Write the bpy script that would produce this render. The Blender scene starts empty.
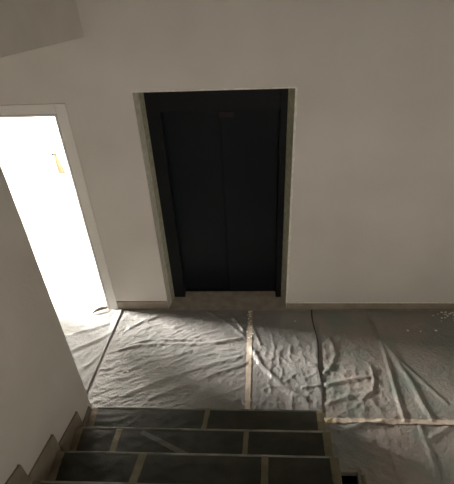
import bpy, bmesh, math, random
from mathutils import Vector, Matrix, noise
random.seed(7)
S = bpy.context.scene
COL = S.collection

# ------------------------------------------------------------------ camera
cam = bpy.data.cameras.new('camera'); camo = bpy.data.objects.new('camera', cam); COL.objects.link(camo)
YAW, PIT, ROLL, F = -0.07814, 0.65052, -0.05504, 468.185
fw = Vector((math.sin(YAW)*math.cos(PIT), math.cos(YAW)*math.cos(PIT), -math.sin(PIT)))
rt = Vector((math.cos(YAW), -math.sin(YAW), 0)); up = rt.cross(fw)
r2 = rt*math.cos(ROLL) + up*math.sin(ROLL); u2 = -rt*math.sin(ROLL) + up*math.cos(ROLL)
mw = Matrix((r2, u2, -fw)).transposed().to_4x4(); mw.translation = (0.8614, -3.2187, 3.2715)
camo.matrix_world = mw
cam.sensor_fit = 'VERTICAL'; cam.sensor_height = 24; cam.lens = F*24/484; cam.clip_start = .05
S.camera = camo

# ------------------------------------------------------------------ world, lights, exposure
w = bpy.data.worlds.new('world'); S.world = w; w.use_nodes = True
w.node_tree.nodes['Background'].inputs[0].default_value = (.8, .85, 1, 1)
w.node_tree.nodes['Background'].inputs[1].default_value = 0.0
S.view_settings.view_transform = 'Standard'; S.view_settings.look = 'None'
S.view_settings.gamma = 1; S.view_settings.use_curve_mapping = False
S.view_settings.exposure = 0.0

def area(name, loc, direction, sx, sy, power, color):
    l = bpy.data.lights.new(name, 'AREA'); l.shape = 'RECTANGLE'; l.size = sx; l.size_y = sy
    l.energy = power; l.color = color
    o = bpy.data.objects.new(name, l); COL.objects.link(o)
    o.location = loc; o.rotation_euler = Vector(direction).to_track_quat('-Z', 'Z').to_euler()
    return o
# daylight through the window of the room beyond the doorway
area('window_daylight', (-3.2, .57, 1.45), (1, -.22, 0), .72, 1.5, 1500, (1, .955, .915)).data.spread = math.radians(100)
# dim fill lamp added behind the camera to brighten the walls
area('stair_window_daylight', (1.8, -4.75, 2.65), (-.34, 1, -.30), 1.2, 1.0, 14, (1, .915, .82)).data.spread = math.radians(95)

# ------------------------------------------------------------------ materials
def mat(name, c, c2=None, scale=6, rough=.7, bump=0, bscale=60, spec=.3, contrast=(.35, .65), detail=6, metallic=0, stretch=None):
    m = bpy.data.materials.new(name); m.use_nodes = True; t = m.node_tree; n = t.nodes; b = n['Principled BSDF']
    b.inputs['Base Color'].default_value = (*c, 1); b.inputs['Roughness'].default_value = rough
    b.inputs['Specular IOR Level'].default_value = spec; b.inputs['Metallic'].default_value = metallic
    tc = n.new('ShaderNodeTexCoord'); src = tc.outputs['Object']
    if stretch:
        mp = n.new('ShaderNodeMapping'); mp.inputs['Scale'].default_value = stretch
        t.links.new(src, mp.inputs[0]); src = mp.outputs[0]
    if c2:
        nz = n.new('ShaderNodeTexNoise'); nz.inputs['Scale'].default_value = scale; nz.inputs['Detail'].default_value = detail
        t.links.new(src, nz.inputs['Vector'])
        r = n.new('ShaderNodeValToRGB'); r.color_ramp.elements[0].position = contrast[0]; r.color_ramp.elements[1].position = contrast[1]
        r.color_ramp.elements[0].color = (*c, 1); r.color_ramp.elements[1].color = (*c2, 1)
        t.links.new(nz.outputs['Fac'], r.inputs[0]); t.links.new(r.outputs[0], b.inputs['Base Color'])
    if bump:
        nb = n.new('ShaderNodeTexNoise'); nb.inputs['Scale'].default_value = bscale; nb.inputs['Detail'].default_value = 5
        t.links.new(src, nb.inputs['Vector'])
        bp = n.new('ShaderNodeBump'); bp.inputs['Strength'].default_value = bump; bp.inputs['Distance'].default_value = .01
        t.links.new(nb.outputs['Fac'], bp.inputs['Height']); t.links.new(bp.outputs[0], b.inputs['Normal'])
    return m
M = {}
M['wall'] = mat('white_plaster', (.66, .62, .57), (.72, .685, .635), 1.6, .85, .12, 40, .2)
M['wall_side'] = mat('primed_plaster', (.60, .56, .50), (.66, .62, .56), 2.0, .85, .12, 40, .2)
M['white'] = mat('bright_white_paint', (.50, .495, .48), None, rough=.8)
M['frame'] = mat('white_door_lacquer', (.84, .81, .765), None, rough=.45)
M['jamb'] = mat('jamb_white', (.85, .84, .82), None, rough=.4)
M['skirt'] = mat('dusty_skirting', (.28, .24, .19), (.36, .31, .25), 8, .6, .1, 60)
M['stair_skirt'] = mat('brown_stair_skirting', (.21, .18, .13), (.27, .235, .175), 9, .7, .1, 60)
M['tile'] = mat('dusty_stone_floor', (.30, .26, .21), (.40, .355, .295), 12, .6, .1, 80)
M['reveal'] = mat('raw_render', (.50, .49, .41), (.62, .60, .52), 22, .9, .5, 90)
M['reveal_dark'] = mat('raw_joint', (.30, .295, .21), (.42, .41, .31), 26, .9, .6, 90)
M['bead'] = mat('chipped_plaster', (.90, .87, .80), (.74, .71, .63), 30, .9, .5, 120)
M['lift'] = mat('lift_black_steel', (.004, .007, .0085), (.006, .009, .011), 3, .5, 0, spec=.25)
M['lift_post'] = mat('lift_frame_steel', (.0045, .006, .007), (.007, .0085, .009), 5, .55, 0, spec=.25)
M['sill'] = mat('lift_sill_steel', (.02, .02, .025), None, rough=.4, metallic=.6)
M['smudge'] = mat('brown_label', (.022, .017, .014), None, rough=.7)
M['sheet'] = mat('grey_plastic_sheet', (.205, .205, .188), (.25, .238, .222), 3.0, .29, .65, 50, .65)
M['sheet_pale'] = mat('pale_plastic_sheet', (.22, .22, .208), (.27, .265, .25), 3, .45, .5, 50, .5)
M['sheet_right'] = mat('brownish_plastic_sheet', (.175, .19, .165), (.265, .228, .20), 3.0, .30, .8, 45, .6)
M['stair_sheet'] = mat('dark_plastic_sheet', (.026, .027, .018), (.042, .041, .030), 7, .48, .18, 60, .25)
M['hem'] = mat('pale_sheet_hem', (.12, .12, .095), (.24, .235, .195), 9, .5)
M['tape'] = mat('masking_tape', (.42, .35, .27), (.50, .43, .345), 9, .6, .2, 90)
M['tape_dull'] = mat('old_masking_tape', (.12, .105, .062), (.165, .145, .09), 10, .65, .2, 90)
M['tape_brown'] = mat('brown_tape', (.17, .135, .09), (.23, .185, .125), 10, .65, .2, 90)
M['fold'] = mat('sheet_fold', (.085, .085, .068), (.11, .108, .088), 8, .5)
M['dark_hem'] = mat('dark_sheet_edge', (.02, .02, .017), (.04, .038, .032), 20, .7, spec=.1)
M['step'] = mat('raw_concrete_step', (.10, .09, .07), (.14, .125, .10), 9, .8, .2, 60)
M['flake'] = mat('plaster_flake_white', (.80, .77, .70), None, rough=.8)
M['flake_y'] = mat('yellow_scrap', (.80, .70, .34), None, rough=.6)
M['strip'] = mat('tan_tape_strip', (.078, .059, .034), None, rough=.9, spec=0)
M['dark'] = mat('dark_metal', (.003, .003, .003), None, rough=.9, spec=0)

# ------------------------------------------------------------------ helpers
def add_box(bm, x0, x1, y0, y1, z0, z1):
    vs = [bm.verts.new((x, y, z)) for x in (x0, x1) for y in (y0, y1) for z in (z0, z1)]
    for f in ((0,1,3,2), (4,6,7,5), (0,4,5,1), (2,3,7,6), (0,2,6,4), (1,5,7,3)):
        bm.faces.new([vs[i] for i in f])
def add_prism(bm, pts, axis, a, b):
    """polygon pts swept along axis from a to b; pts are the two remaining coordinates in xyz order"""
    def mk(p, t):
        q = list(p); q.insert(axis, t); return bm.verts.new(q)
    A = [mk(p, a) for p in pts]; B = [mk(p, b) for p in pts]; n = len(pts)
    bm.faces.new(A); bm.faces.new(B[::-1])
    for i in range(n): bm.faces.new((A[i], B[i], B[(i+1) % n], A[(i+1) % n]))
def obj(name, bm, m, parent=None, smooth=False, bevel=0, loc=None):
    bmesh.ops.recalc_face_normals(bm, faces=bm.faces[:])
    me = bpy.data.meshes.new(name); bm.to_mesh(me); bm.free(); me.materials.append(m)
    if smooth:
        for p in me.polygons: p.use_smooth = True
    o = bpy.data.objects.new(name, me); COL.objects.link(o)
    if parent: o.parent = parent
    if loc: o.location = loc
    if bevel:
        md = o.modifiers.new('bevel', 'BEVEL'); md.width = bevel; md.segments = 2; md.limit_method = 'ANGLE'
    return o
def boxes(name, bs, m, parent=None, bevel=0):
    bm = bmesh.new()
    for b in bs: add_box(bm, *b)
    return obj(name, bm, m, parent, bevel=bevel)
def struct(o, label=None):
    o['kind'] = 'structure'
    if label: o['label'] = label; o['category'] = label.split()[-1]
    return o
def tag(o, label, cat, group=None):
    o['label'] = label; o['category'] = cat
    if group: o['group'] = group
    return o
def empty(name, loc=(0, 0, 0)):
    o = bpy.data.objects.new(name, None); COL.objects.link(o); o.location = loc; o.empty_display_size = .1
    return o

# ------------------------------------------------------------------ structure
W, LH = 1.142, 2.145                # lift opening
DX0, DX1, DH = -1.60, -0.60, 1.985  # doorway opening
T = .13                             # back wall thickness
XL, XR, BACK, CEIL = -2.2, 3.4, -4.95, 5.2
Y1, TR, RS = -1.2164, .2653, .17    # first nosing, tread, riser

struct(boxes('wall_back', [
    (XL-.15, DX0, 0, T, 0, CEIL), (DX0, DX1, 0, T, DH, CEIL), (DX1, 0, 0, T, 0, CEIL),
    (0, W, 0, T, LH, CEIL), (W, XR+.15, 0, T, 0, CEIL)], M['wall']))
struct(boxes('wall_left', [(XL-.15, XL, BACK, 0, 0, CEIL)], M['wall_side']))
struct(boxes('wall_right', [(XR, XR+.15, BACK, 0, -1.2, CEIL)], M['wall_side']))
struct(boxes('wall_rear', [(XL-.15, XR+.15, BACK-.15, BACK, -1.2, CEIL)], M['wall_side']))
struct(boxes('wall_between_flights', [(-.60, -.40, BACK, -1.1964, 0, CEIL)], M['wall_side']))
struct(boxes('ceiling', [(XL-.15, XR+.15, BACK-.15, T, CEIL, CEIL+.15)], M['wall']))
HX0, HX1, HY = 1.345, 1.548, -1.575     # open gap of the stairwell beside the flight
struct(boxes('floor', [(XL-.15, XR+.15, HY, T+.14, -.05, 0), (XL-.15, HX0, BACK, HY, -.05, 0), (HX1, XR+.15, BACK, HY, -.05, 0)], M['tile']))
bm = bmesh.new()   # plastered side of the flight going up overhead, lower edge on a slope
add_prism(bm, [(0, 2.519), (-1.132, 2.71), (-2.8, 2.99), (-2.8, CEIL), (0, CEIL)], 0, -.60, -.26)
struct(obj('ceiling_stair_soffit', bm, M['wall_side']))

# reveals of the lift opening: rough render, then a darker joint next to the lift frame
bm = bmesh.new(); add_prism(bm, [(0, .0), (.021, .085), (0, .085)], 2, 0, LH)
struct(obj('trim_1', bm, M['reveal']))
bm = bmesh.new(); add_prism(bm, [(0, .085), (.021, .085), (.040, .158), (0, .158)], 2, 0, LH)
struct(obj('trim_2', bm, M['reveal_dark']))
bm = bmesh.new(); add_prism(bm, [(W, 0), (W, .158), (W-.040, .158)], 2, 0, LH)
struct(obj('trim_3', bm, M['reveal_dark']))
# chipped plaster edge down the right corner and along the top of the lift opening
bm = bmesh.new(); prev = None
for i in range(90):
    z = .07 + (LH-.07)*i/89
    a = .011 + .008*noise.noise(Vector((0, 3, z*9))) + .004*noise.noise(Vector((2, 3, z*40)))
    b = .005 + .004*noise.noise(Vector((5, 1, z*17)))
    cur = [bm.verts.new(p) for p in ((W-.004, .012, z), (W-.003, -.004, z), (W+max(a, .002), -.003, z), (W+max(a, .002)+.002, .001, z))]
    if prev:
        for k in range(3): bm.faces.new((prev[k], prev[k+1], cur[k+1], cur[k]))
    prev = cur
struct(obj('trim_4', bm, M['bead']))
bm = bmesh.new(); prev = None
for i in range(60):
    x = W*i/59; a = .006 + .005*noise.noise(Vector((x*11, 7, 1)))
    cur = [bm.verts.new(p) for p in ((x, .01, LH-.003), (x, -.003, LH-.003), (x, -.003, LH+max(a, .001)), (x, .001, LH+max(a, .001)+.002))]
    if prev:
        for k in range(3): bm.faces.new((prev[k], prev[k+1], cur[k+1], cur[k]))
    prev = cur
struct(obj('trim_5', bm, M['bead']))

# skirting of the back wall
struct(boxes('baseboard_right', [(W+.006, XR, -.012, 0, .004, .083)], M['skirt'], bevel=.003))
struct(boxes('baseboard_left', [(-.498, -.004, -.012, 0, .004, .10)], M['skirt'], bevel=.003))
# thin plaster bead on top of the right skirting
bm = bmesh.new()
for i in range(40):
    x0 = W+.01 + (XR-W-.02)*i/40; x1 = x0 + (XR-W)/40; h = .004 + .004*abs(noise.noise(Vector((x0*6, 0, 0))))
    add_box(bm, x0, x1, -.011, 0, .083, .083+h)
struct(obj('trim_6', bm, M['bead']))

# doorway: casing, lining and stop
d = struct(boxes('door_1', [(DX1, DX1+.012, 0, T, 0, DH+.012), (DX0-.012, DX0, 0, T, 0, DH+.012), (DX0, DX1, 0, T, DH, DH+.012)], M['jamb']))
cs = boxes('casing', [(-.578, -.498, -.016, 0, 0, 2.08), (DX0-.102, DX0-.022, -.016, 0, 0, 2.08), (DX0-.022, -.578, -.016, 0, 2.007, 2.08)], M['frame'], d, bevel=.003)
boxes('groove', [(-.584, -.578, -.006, 0, 0, 2.007), (DX0-.022, DX0-.016, -.006, 0, 0, 2.007), (DX0-.016, -.584, -.006, 0, 2.001, 2.007)], M['tape'], d)
boxes('inner_bead', [(-.600, -.584, -.013, 0, 0, 2.001), (DX0-.016, DX0, -.013, 0, 0, 2.001), (DX0, -.600, -.013, 0, DH, 2.001)], M['jamb'], d, bevel=.003)
boxes('door_stop', [(DX1-.014, DX1, .05, .09, 0, DH), (DX0, DX0+.014, .05, .09, 0, DH), (DX0, DX1, .05, .09, DH-.014, DH)], M['jamb'], d)

# the bright room beyond the doorway, with its window in the left wall
RY, RX0, RX1, RC = 1.18, -3.0, -.40, 2.6
struct(boxes('wall_far_room', [(RX0-.15, RX1+.1, RY, RY+.1, 0, RC)], M['white']))
struct(boxes('wall_far_room_right', [(RX1, RX1+.1, T, RY, 0, RC)], M['white']))
struct(boxes('wall_far_room_left', [(RX0-.15, RX0, T, .16, 0, RC), (RX0-.15, RX0, .94, RY, 0, RC), (RX0-.15, RX0, .16, .94, 0, .68), (RX0-.15, RX0, .16, .94, 2.22, RC)], M['white']))
struct(boxes('ceiling_far_room', [(RX0-.15, RX1+.1, T, RY+.1, RC, RC+.1)], M['white']))
struct(boxes('floor_far_room', [(RX0-.15, RX1+.1, T+.14, RY+.1, -.05, 0)], M['white']))
wn = struct(boxes('window_1', [(RX0-.06, RX0-.01, .16, .19, .68, 2.22), (RX0-.06, RX0-.01, .91, .94, .68, 2.22), (RX0-.06, RX0-.01, .19, .91, .68, .71), (RX0-.06, RX0-.01, .19, .91, 2.19, 2.22)], M['jamb']))

# ------------------------------------------------------------------ lift
lift = tag(empty('elevator', (.59, .25, 0)), 'black two-panel lift door set deep in the raw-edged wall opening', 'elevator')
def lp(name, bs, m, bevel=0, parent=None):
    return boxes(name, [(a-.59, b-.59, c-.25, e-.25, f, g) for a, b, c, e, f, g in bs], m, parent or lift, bevel)
lp('frame_post', [(.038, .145, .16, .27, .0, LH)], M['lift_post'], .003)
lp('frame_post', [(1.052, 1.112, .16, .27, .0, LH)], M['lift_post'], .003)
lp('frame_header', [(.145, 1.052, .16, .27, 1.93, LH)], M['lift_post'], .003)
lp('door_panel', [(.13, .598, .265, .29, .012, 1.94)], M['lift'], .002)
lp('door_panel', [(.592, 1.07, .245, .264, .012, 1.94)], M['lift'], .002)
lp('sill', [(.13, 1.07, .242, .30, 0, .010)], M['sill'])
lp('label_plate', [(.58, .70, .240, .2445, 1.845, 1.885)], M['smudge'], .002)
lp('landing_frame_back', [(-.02, 1.16, .292, .30, 0, LH)], M['dark'])

# ------------------------------------------------------------------ plastic sheeting on the landing
def seg_dist(x, y, pts):
    best = 9
    for (ax, ay), (bx, by) in zip(pts, pts[1:]):
        dx, dy = bx-ax, by-ay; L = dx*dx+dy*dy
        if L == 0: continue
        t = max(0, min(1, ((x-ax)*dx+(y-ay)*dy)/L))
        q = math.hypot(x-ax-t*dx, y-ay-t*dy)
        if q < best: best = q
    return best
def ridged(x, y, ang, fl, fs, seed, warp=.5):
    c, s = math.cos(ang), math.sin(ang)
    u, v = x*c+y*s, -x*s+y*c
    v += warp*.12*noise.noise(Vector((u*2.1, v*2.1, seed+9)))
    n = noise.noise(Vector((u*fl, v*fs, seed)))
    return (1-abs(n)*2)**3 if abs(n) < .5 else 0
# folds seen on the floor: polyline, height, half-width
FOLDS = [
 ([(-.80,-.54),(-.62,-.43),(-.48,-.33)], .012, .018), ([(-.91,-.37),(-.75,-.30),(-.55,-.22)], .010, .015), ([(-.68,-.76),(-.58,-.67),(-.5,-.54)], .010, .015),
 ([(-.36,-.53),(-.19,-.47),(.03,-.46),(.35,-.46),(.71,-.39)], .013, .016), ([(-.30,-.47),(-.11,-.41),(.35,-.41)], .010, .012),
 ([(-.33,-.26),(-.16,-.15),(-.02,-.07)], .012, .02), ([(.59,-.06),(.67,-.18),(.74,-.30)], .016, .012), ([(.39,-.05),(.59,-.21),(.74,-.35)], .012, .016),
 ([(-.18,-.98),(.05,-.85),(.37,-.71),(.71,-.60)], .008, .02), ([(0,-1.02),(.23,-.91),(.59,-.74),(.77,-.66)], .008, .016), ([(-.27,-.76),(-.07,-.65),(.27,-.54)], .007, .018),
 ([(.82,-.51),(.90,-.68),(1.05,-.87),(1.24,-1.02)], .014, .022), ([(.82,-.25),(.89,-.45)], .010, .015),
 ([(1.23,-.90),(1.39,-.88),(1.58,-.83),(1.77,-.79)], .016, .016), ([(1.40,-.77),(1.48,-.69),(1.54,-.56),(1.51,-.39)], .015, .02),
 ([(1.81,-.69),(1.81,-.83),(1.78,-.92),(1.68,-1.0)], .014, .014), ([(1.39,-1.05),(1.56,-.98),(1.72,-.95)], .012, .016),
 ([(1.90,-.07),(1.94,-.33),(1.96,-.55),(1.96,-.86),(1.965,-1.18)], .017, .012), ([(1.92,-.17),(1.97,-.44),(2.03,-.60),(2.11,-.85),(2.14,-1.06),(2.17,-1.16)], .016, .02),
 ([(1.98,-.44),(2.07,-.63),(2.21,-.85),(2.32,-1.02)], .012, .012),
 ([(2.07,-1.22),(2.08,-1.39),(2.08,-1.60)], .012, .012), ([(1.47,-1.28),(1.63,-1.22),(1.78,-1.20)], .016, .014), ([(2.11,-1.32),(2.27,-1.23)], .014, .014),
]
def fold_h(x, y):
    h = 0
    for pts, hh, wd in FOLDS:
        xs = [p[0] for p in pts]; ys = [p[1] for p in pts]
        if x < min(xs)-.08 or x > max(xs)+.08 or y < min(ys)-.08 or y > max(ys)+.08: continue
        q = seg_dist(x, y, pts)
        h += hh*math.exp(-(q/wd)**2)
    return h
def smooth(a, b, t):
    t = max(0, min(1, (t-a)/(b-a))); return t*t*(3-2*t)
def floor_h(x, y):
    """height of the plastic above the bare floor"""
    h = .006 + fold_h(x, y)
    b = 1-smooth(.6, 1.0, x)                    # long drawn folds on the left
    c = smooth(.75, .95, x)*(1-smooth(1.8, 2.1, x))   # crumpled middle
    ang = .22 if x > -.5 else .55
    h += b*(.005*ridged(x, y, ang, 1.6, 9, 1.3) + +.005*ridged(x, y, ang+.25, 4, 20, 4.1, 1) + .0045*ridged(x, y, ang-.2, 7, 30, 6.4, 1) + .002*noise.noise(Vector((x*26, y*40, 2))))
    mid = smooth(-.1, -.5, y)
    h += c*(.4+.6*mid)*(.007*ridged(x, y, 1.0, 7, 9, 7.7, 1) + .006*ridged(x, y, -.4, 8, 11, 3.2, 1) + .0025*noise.noise(Vector((x*30, y*30, 5))))
    r = smooth(1.6, 2.1, x)
    h += r*(.0035*ridged(x, y, .5, 4, 7, 8.8, 1) + .0012*noise.noise(Vector((x*20, y*22, 6))))
    h += .003*(noise.noise(Vector((x*5, y*6, 11)))+.5)
    return max(h, .003)
def sheet(name, m, xl, xr, yb, yf, step=.0125, edge_l=0, edge_r=0, lift_w=.03, base=0, keep=None):
    """grid between x = xl(y), xr(y) and yb > y > yf; edge_l / edge_r raise a curled border"""
    bm = bmesh.new()
    nx = max(2, int((xr(0)-xl(0))/step)); ny = max(2, int((yb-yf)/step))
    rows = []
    for j in range(ny+1):
        y = yb + (yf-yb)*j/ny; row = []
        a, b = xl(y), xr(y)
        for i in range(nx+1):
            x = a + (b-a)*i/nx
            h0 = floor_h(x, y); kk = min(1, .25+min(x-a, b-x)/.05) if (edge_l or edge_r) else 1
            z = .006+(h0-.006)*kk + base
            if edge_l: z += edge_l*math.exp(-((x-a)/lift_w)**2)
            if edge_r: z += edge_r*math.exp(-((b-x)/lift_w)**2)
            row.append(bm.verts.new((x, y + .006*noise.noise(Vector((x*8, j == 0, 3)))*(j in (0, ny)), z)))
        rows.append(row)
    for j in range(ny):
        for i in range(nx):
            if keep is None or keep(rows[j][i].co) and keep(rows[j+1][i+1].co) and keep(rows[j][i+1].co):
                bm.faces.new((rows[j][i], rows[j+1][i], rows[j+1][i+1], rows[j][i+1]))
    bmesh.ops.delete(bm, geom=[v for v in bm.verts if not v.link_faces], context='VERTS')
    return obj(name, bm, m, smooth=True)
def edgeA(y): return -.440 + .092*y
seamC = lambda y: 1.388 + .010*math.sin(y*11) - .03*smooth(-.8, -1.1, y)
YB, YF = -.034, -1.195
tag(sheet('plastic_sheet', M['sheet_pale'], lambda y: XL+.02, lambda y: edgeA(min(y, 0))-.008, .62, -1.19, .014, 0, .016,
    keep=lambda p: p.y < -.014 or DX0+.02 < p.x < DX1-.02),
    'pale brightly lit plastic sheet running in through the white doorway', 'plastic sheet')
tag(sheet('plastic_sheet', M['sheet'], lambda y: edgeA(y)+.008, lambda y: .792, YB, YF, .008, .004, 0),
    'grey plastic sheet with long drawn folds in front of the lift', 'plastic sheet')
sheetC = tag(sheet('plastic_sheet', M['sheet'], lambda y: .794, lambda y: seamC(y)-.006, YB, YF, .008, 0, .010, .04),
    'crumpled grey plastic sheet between the long floor tape and the thin dark seam', 'plastic sheet')
tag(sheet('plastic_sheet', M['sheet_right'], lambda y: seamC(y)+.006, lambda y: XR-.02, YB, YF, .0125, -.004, 0, .03),
    'wide grey brown plastic sheet under the blank wall with two long standing creases', 'plastic sheet')

# dark strip along the seam, shade of the open gap put into its colour
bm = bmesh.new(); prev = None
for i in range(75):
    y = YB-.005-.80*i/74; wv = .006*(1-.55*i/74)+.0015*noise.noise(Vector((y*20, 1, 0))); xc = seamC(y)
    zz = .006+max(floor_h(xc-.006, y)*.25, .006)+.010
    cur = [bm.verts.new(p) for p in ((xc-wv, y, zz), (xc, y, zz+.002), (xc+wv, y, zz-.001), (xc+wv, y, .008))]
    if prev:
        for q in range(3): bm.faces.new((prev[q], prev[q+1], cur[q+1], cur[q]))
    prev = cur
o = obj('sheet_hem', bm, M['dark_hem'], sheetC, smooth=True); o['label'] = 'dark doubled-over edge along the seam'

# dark sheet carried on past the tape beside the stairs, with the gap of the stairwell left open
def sheetE():
    bm = bmesh.new(); st = .014; V = {}
    x0, x1, y0, y1 = 1.352, 3.38, -1.212, -2.6
    nx = int((x1-x0)/st); ny = int((y0-y1)/st)
    ins = lambda x, y: not (x < HX1+.004 and y < HY+.006)
    def vert(i, j):
        if (i, j) not in V:
            x = x0+(x1-x0)*i/nx; y = y0+(y1-y0)*j/ny
            V[(i, j)] = bm.verts.new((x, y, floor_h(x, y)))
        return V[(i, j)]
    for i in range(nx):
        for j in range(ny):
            if ins(x0+(x1-x0)*(i+.5)/nx, y0+(y1-y0)*(j+.5)/ny):
                bm.faces.new((vert(i, j), vert(i, j+1), vert(i+1, j+1), vert(i+1, j)))
    return obj('plastic_sheet', bm, M['sheet_right'], smooth=True)
tag(sheetE(), 'shadowed plastic sheet right of the stairs, notched at the black gap', 'plastic sheet')

# ------------------------------------------------------------------ tape on the landing
def floor_tape(name, p0, p1, width, m, seed, lift=.004, seg=.012, ragged=.004):
    bm = bmesh.new(); a, b = Vector(p0), Vector(p1); L = (b-a).length; n = int(L/seg); dr = (b-a)/L; nr = Vector((-dr.y, dr.x))
    rows = []; k = 6
    for i in range(n+1):
        t = i/n; c = a+(b-a)*t; row = []
        wob = .004*noise.noise(Vector((t*5, seed, 0)))
        for q in range(k+1):
            s = (q/k-.5)*(width + (ragged*2*noise.noise(Vector((t*L*30, seed, q > 3))))) + wob
            p = c + nr*s
            row.append(bm.verts.new((p.x, p.y, floor_h(p.x, p.y)+lift+.0015*noise.noise(Vector((p.x*60, p.y*60, seed))))))
        rows.append(row)
    for i in range(n):
        for q in range(k): bm.faces.new((rows[i][q], rows[i+1][q], rows[i+1][q+1], rows[i][q+1]))
    return obj(name, bm, m, smooth=True)
tag(floor_tape('masking_tape', (.802, -.04), (.780, -1.20), .045, M['tape'], 3), 'long tan masking tape running from the lift towards the stairs', 'tape')
tag(floor_tape('masking_tape', (1.36, -1.188), (3.30, -1.196), .040, M['tape'], 8, lift=.007, ragged=.008), 'tan masking tape along the floor edge to the right of the stairs', 'tape')
tag(floor_tape('masking_tape', (1.578, -1.60), (1.560, -2.55), .032, M['tape_dull'], 12), 'olive tape strip on the far edge of the black gap', 'tape')

# ------------------------------------------------------------------ staircase
stair = tag(empty('staircase', (.45, Y1, 0)), 'straight flight of sheeted stairs rising from the landing beside the bare wall', 'staircase')
SX0, SX1, NS = -.397, 1.345, 9
def sp(name, bm, m, bevel=0):
    bmesh.ops.translate(bm, verts=bm.verts[:], vec=(-.45, -Y1, 0))
    return obj(name, bm, m, stair, bevel=bevel)
for k in range(1, NS+1):
    y = Y1-.006-TR*(k-1); bm = bmesh.new()
    add_box(bm, SX0, SX1, y-TR, y, 0 if k < 4 else RS*(k-3), RS*k)
    sp('step', bm, M['step'])
bm = bmesh.new(); add_box(bm, SX0, XR-.003, BACK+.003, Y1-.006-TR*NS, RS*(NS+1)-.2, RS*(NS+1)); sp('half_landing', bm, M['step'])
# stepped skirting boards on the wall, one per step, each with its upright far end
far = [(-1.241, .232), (-1.405, .42), (-1.712, .655), (-2.028, .905)]
near = [(-1.392, .240), (-1.690, .512), (-2.012, .748), (-2.26, 1.0)]
for k in range(4):
    (ya, za), (yb, zb) = far[k], near[k]
    bm = bmesh.new(); zb0 = RS*(k+1)+.004
    add_prism(bm, [(ya+.006, za-.012), (ya, za), (ya-.012, za-.002), (yb, zb), (yb-.006, max(zb0, zb-.2)), (ya+.012, zb0-.1)], 0, -.398, -.386)
    sp('skirting_board', bm, M['stair_skirt'])

# plastic cover of every step: tread and riser in one folded sheet, a painted highlight at the nosing, tape strips
ords = ['lowest', 'second lowest', 'third lowest', 'fourth lowest']
def step_pt(k, s):
    """point (y, z) and outward normal of the cover of step k at arc length s from the back of the tread"""
    yn, z = Y1-TR*(k-1), RS*k
    if s <= TR: return yn-TR+s, z, 0, 1
    return yn, z-(s-TR), 1, 0
def step_h(k, x, s):
    h = .006 + .004*ridged(x, s, .5, 3, 10, k*2.3, 1) + .003*ridged(x, s, -.3, 6, 14, k*3.7, 1) + .002*noise.noise(Vector((x*14, s*18, k)))
    return max(h*(.35+.65*min(1, abs(s-TR)/.05)), .003)
def step_strip(k, xa, xb, s0, s1, extra, nxm=1, seed=0, rag=0):
    """grid on the cover of step k between xa(t) and xb(t), t from 0 at s0 to 1 at s1"""
    bm = bmesh.new(); n = max(2, int((s1-s0)/.0133)); ss = [s0+(s1-s0)*i/n for i in range(n+1)]
    nx = max(2, int((xb(0)-xa(0))/.014)); rows = []
    for s in ss:
        t = (s-s0)/(s1-s0); row = []
        a, b = xa(t), xb(t)
        for i in range(nx+1):
            x = a+(b-a)*i/nx
            if rag and i in (0, nx): x += rag*noise.noise(Vector((s*40, seed, i)))
            y, z, ny, nz = step_pt(k, s); h = step_h(k, x, s)+extra
            if s > TR: yy, zz = y+h, min(z, RS*k-.002)
            else: yy, zz = y+(h*min(1, max(0, (s-TR+.03)/.03)) if s > TR-.03 else 0), z+h
            row.append(bm.verts.new((x, yy, zz)))
        rows.append(row)
    for j in range(n):
        for i in range(nx): bm.faces.new((rows[j][i], rows[j][i+1], rows[j+1][i+1], rows[j+1][i]))
    return bm
covers = {}
for k in range(1, 5):
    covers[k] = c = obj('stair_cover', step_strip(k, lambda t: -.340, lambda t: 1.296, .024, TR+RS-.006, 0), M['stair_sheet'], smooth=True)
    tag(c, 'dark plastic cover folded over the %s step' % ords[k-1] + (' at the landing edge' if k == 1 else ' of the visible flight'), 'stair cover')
    # raised lip along the nosing, fold highlight put into its pale colour
    bm = bmesh.new(); yn, z = Y1-TR*(k-1), RS*k; prev = None
    for i in range(141):
        x = -.340+1.636*i/140; wv = .003*noise.noise(Vector((x*5, k, 0))); t_ = .0045+.002*noise.noise(Vector((x*9, k, 4)))
        cur = [bm.verts.new(p) for p in ((x, yn-.005, z+.005+wv), (x, yn-.001, z+.006+t_+wv), (x, yn+.006, z+.006+t_+wv), (x, yn+.011, z-.004+wv))]
        if prev:
            for q in range(3): bm.faces.new((prev[q], prev[q+1], cur[q+1], cur[q]))
        prev = cur
    obj('hem', bm, M['hem'], c, smooth=True)
    for nm, xa, xb, m_, lb in (('edge_tape', -.384, -.334, M['tape_brown'], 'brown taped border along the wall'), ('edge_tape', 1.290, 1.343, M['tape_dull'], 'olive tape along the open end')):
        e = obj(nm, step_strip(k, lambda t, a=xa: a, lambda t, b=xb: b, .022, TR+RS-.004, .004, rag=.004, seed=k), m_, c, smooth=True); e['label'] = lb
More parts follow.
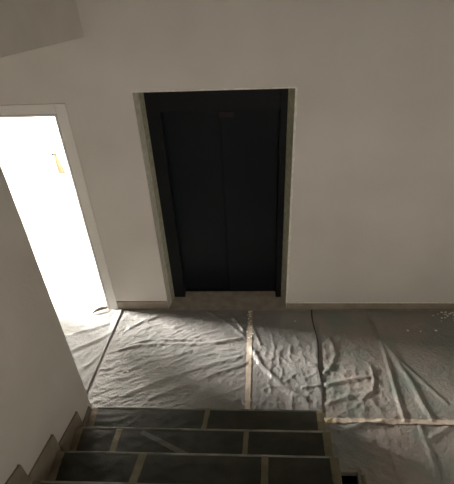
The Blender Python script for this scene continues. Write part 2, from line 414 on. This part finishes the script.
# tape strips across the treads: step, x at the back of the tread, x at the nosing, width, label
for k, xb_, xn, wd, lb in [
    (1, .462, .497, .036, 'olive tape strip across the lowest step cover'),
    (2, -.098, -.080, .040, 'left olive tape strip on the second lowest step cover'),
    (2, .770, .788, .034, 'right olive tape strip on the second lowest step cover'),
    (3, .118, .160, .050, 'left slanting tape strip on the third lowest step cover'),
    (3, .895, .905, .042, 'right tape strip on the third lowest step cover, in line with its nosing')]:
    o = obj('tape_strip', step_strip(k, lambda t: xb_+(xn-xb_)*min(1, t*1.65)-wd/2, lambda t: xb_+(xn-xb_)*min(1, t*1.65)+wd/2, .014, TR+RS-.01, .005, rag=.003, seed=xn), M['tape_dull'], covers[k], smooth=True)
    o['label'] = lb
# slanting strip over the second step
bm = bmesh.new(); rows = []
for i in range(41):
    t = i/40; x = .075+.42*t; s = TR+(-.025-.20*t); row = []
    for q in range(4):
        dx, ds = .010*(q-1.5)*.45, .010*(q-1.5)
        y, z, _, _ = step_pt(2, s+ds); row.append(bm.verts.new((x+dx, y, z+step_h(2, x+dx, s+ds)+.005)))
    rows.append(row)
for i in range(40):
    for q in range(3): bm.faces.new((rows[i][q], rows[i+1][q], rows[i+1][q+1], rows[i][q+1]))
o = obj('tape_strip', bm, M['fold'], covers[2], smooth=True); o['label'] = 'thin pale strip lying aslant on the tread'

# ------------------------------------------------------------------ small things
def flake(x, y, z, r, m, label, group=None, name='plaster_flake', flat=.45):
    bm = bmesh.new(); n = random.randint(5, 7); ph = random.random()*6
    top = []; bot = []
    for i in range(n):
        a = ph+i*2*math.pi/n; q = r*(.6+.6*random.random())
        bot.append(bm.verts.new((q*1.3*math.cos(a), q*math.sin(a), 0)))
        top.append(bm.verts.new((q*1.0*math.cos(a), q*.8*math.sin(a), r*flat*(.6+.6*random.random()))))
    bm.faces.new(bot[::-1]); bm.faces.new(top)
    for i in range(n): bm.faces.new((bot[i], bot[(i+1) % n], top[(i+1) % n], top[i]))
    o = obj(name, bm, m, loc=(x, y, z)); return tag(o, label, 'debris', group)
g = 'plaster flakes crusted on the tape'
for i in range(26):
    y = -.045-.36*random.random()**1.5; x = .800+.016*y+random.gauss(0, .012)
    flake(x, y, floor_h(x, y)+.005, random.uniform(.004, .009), M['flake'], 'tiny plaster flake stuck on the long floor tape near the lift', g)
g = 'plaster crumbs by the right skirting'
for i in range(26):
    x = 2.62+random.gauss(0, .09); y = -.05-abs(random.gauss(0, .05))
    flake(x, y, floor_h(x, y)+.001, random.uniform(.004, .010), M['flake'], 'white plaster crumb in the scatter by the skirting at the right edge', g, flat=.35)
for x, y, r, lb in [
    (1.22, -.17, .008, 'single white crumb on the crumpled sheet near the lift corner'),
    (2.22, -.28, .011, 'lone white crumb on the wide sheet left of the crumb scatter'),
    (-.39, -1.07, .009, 'white crumb on the sheet just above the first step by the wall'),
    (2.33, -.29, .008, 'flat pale crumb nearest the lone crumb on the right sheet'),
    (2.47, -.28, .010, 'pale crumb lying forward of the crumb scatter by the skirting'),
    (-.24, -.76, .010, 'pale crumb on the folded sheet left of the middle')]:
    flake(x, y, floor_h(x, y)+.001, r, M['flake'], lb)
flake(-.352, -1.217, RS+.016, .011, M['flake'], 'white crumb on the corner of the lowest step at the wall')
# scrap at the open corner of the first step
bm = bmesh.new()
pts = [(-.006, 0, .01), (.022, .004, .012), (.036, .0, .04), (.028, -.006, .092), (.006, -.004, .070), (-.004, .002, .038)]
va = [bm.verts.new(p) for p in pts]; vb = [bm.verts.new((p[0]+.002, p[1]+.004, p[2])) for p in pts]
bm.faces.new(va); bm.faces.new(vb[::-1])
for i in range(6): bm.faces.new((va[i], vb[i], vb[(i+1) % 6], va[(i+1) % 6]))
tag(obj('tape_scrap', bm, M['flake_y'], loc=(1.385, -1.215, floor_h(1.385, -1.215)-.004)), 'crumpled yellow and white scrap at the open corner of the first step', 'scrap')
# turned-up flap at the door threshold
bm = bmesh.new(); rows = []
for i in range(9):
    u = i/8; row = []
    for j in range(6):
        v = j/5
        row.append(bm.verts.new((.15*u-.03*v, -.07+.08*u-.035*v*(1-u)+.01*v, .004+.035*math.sin(math.pi*min(1, u*1.1))*v)))
    rows.append(row)
for i in range(8):
    for j in range(5): bm.faces.new((rows[i][j], rows[i+1][j], rows[i+1][j+1], rows[i][j+1]))
tag(obj('torn_tape_flap', bm, M['tape_brown'], smooth=True, loc=(-.71, -.01, .022)), 'torn brown tape flap turned up at the foot of the door frame', 'flap')
# strip of tape on the far wall of the bright room, and the small hook above it
bm = bmesh.new(); rows = []
for i in range(9):
    t = i/8; xw = .016+.022*t
    rows.append([bm.verts.new((-.004+.018*t+s*xw, -.003-.006*math.sin(3*t)*abs(s+.3), .12-.24*t)) for s in (-1, -.3, .3, 1)])
for i in range(8):
    for j in range(3): bm.faces.new((rows[i][j], rows[i+1][j], rows[i+1][j+1], rows[i][j+1]))
tag(obj('tape_strip', bm, M['strip'], smooth=True, loc=(-1.245, RY, .985)), 'short tan tape strip hanging on the white wall beyond the doorway', 'tape')
bm = bmesh.new(); add_box(bm, -.022, .022, -.012, 0, -.006, .006); add_box(bm, .010, .022, -.03, -.008, -.006, .006)
tag(obj('wall_hook', bm, M['dark'], bevel=.002, loc=(-1.285, RY, 1.10)), 'tiny dark hook on the white wall above the tan strip', 'hook')
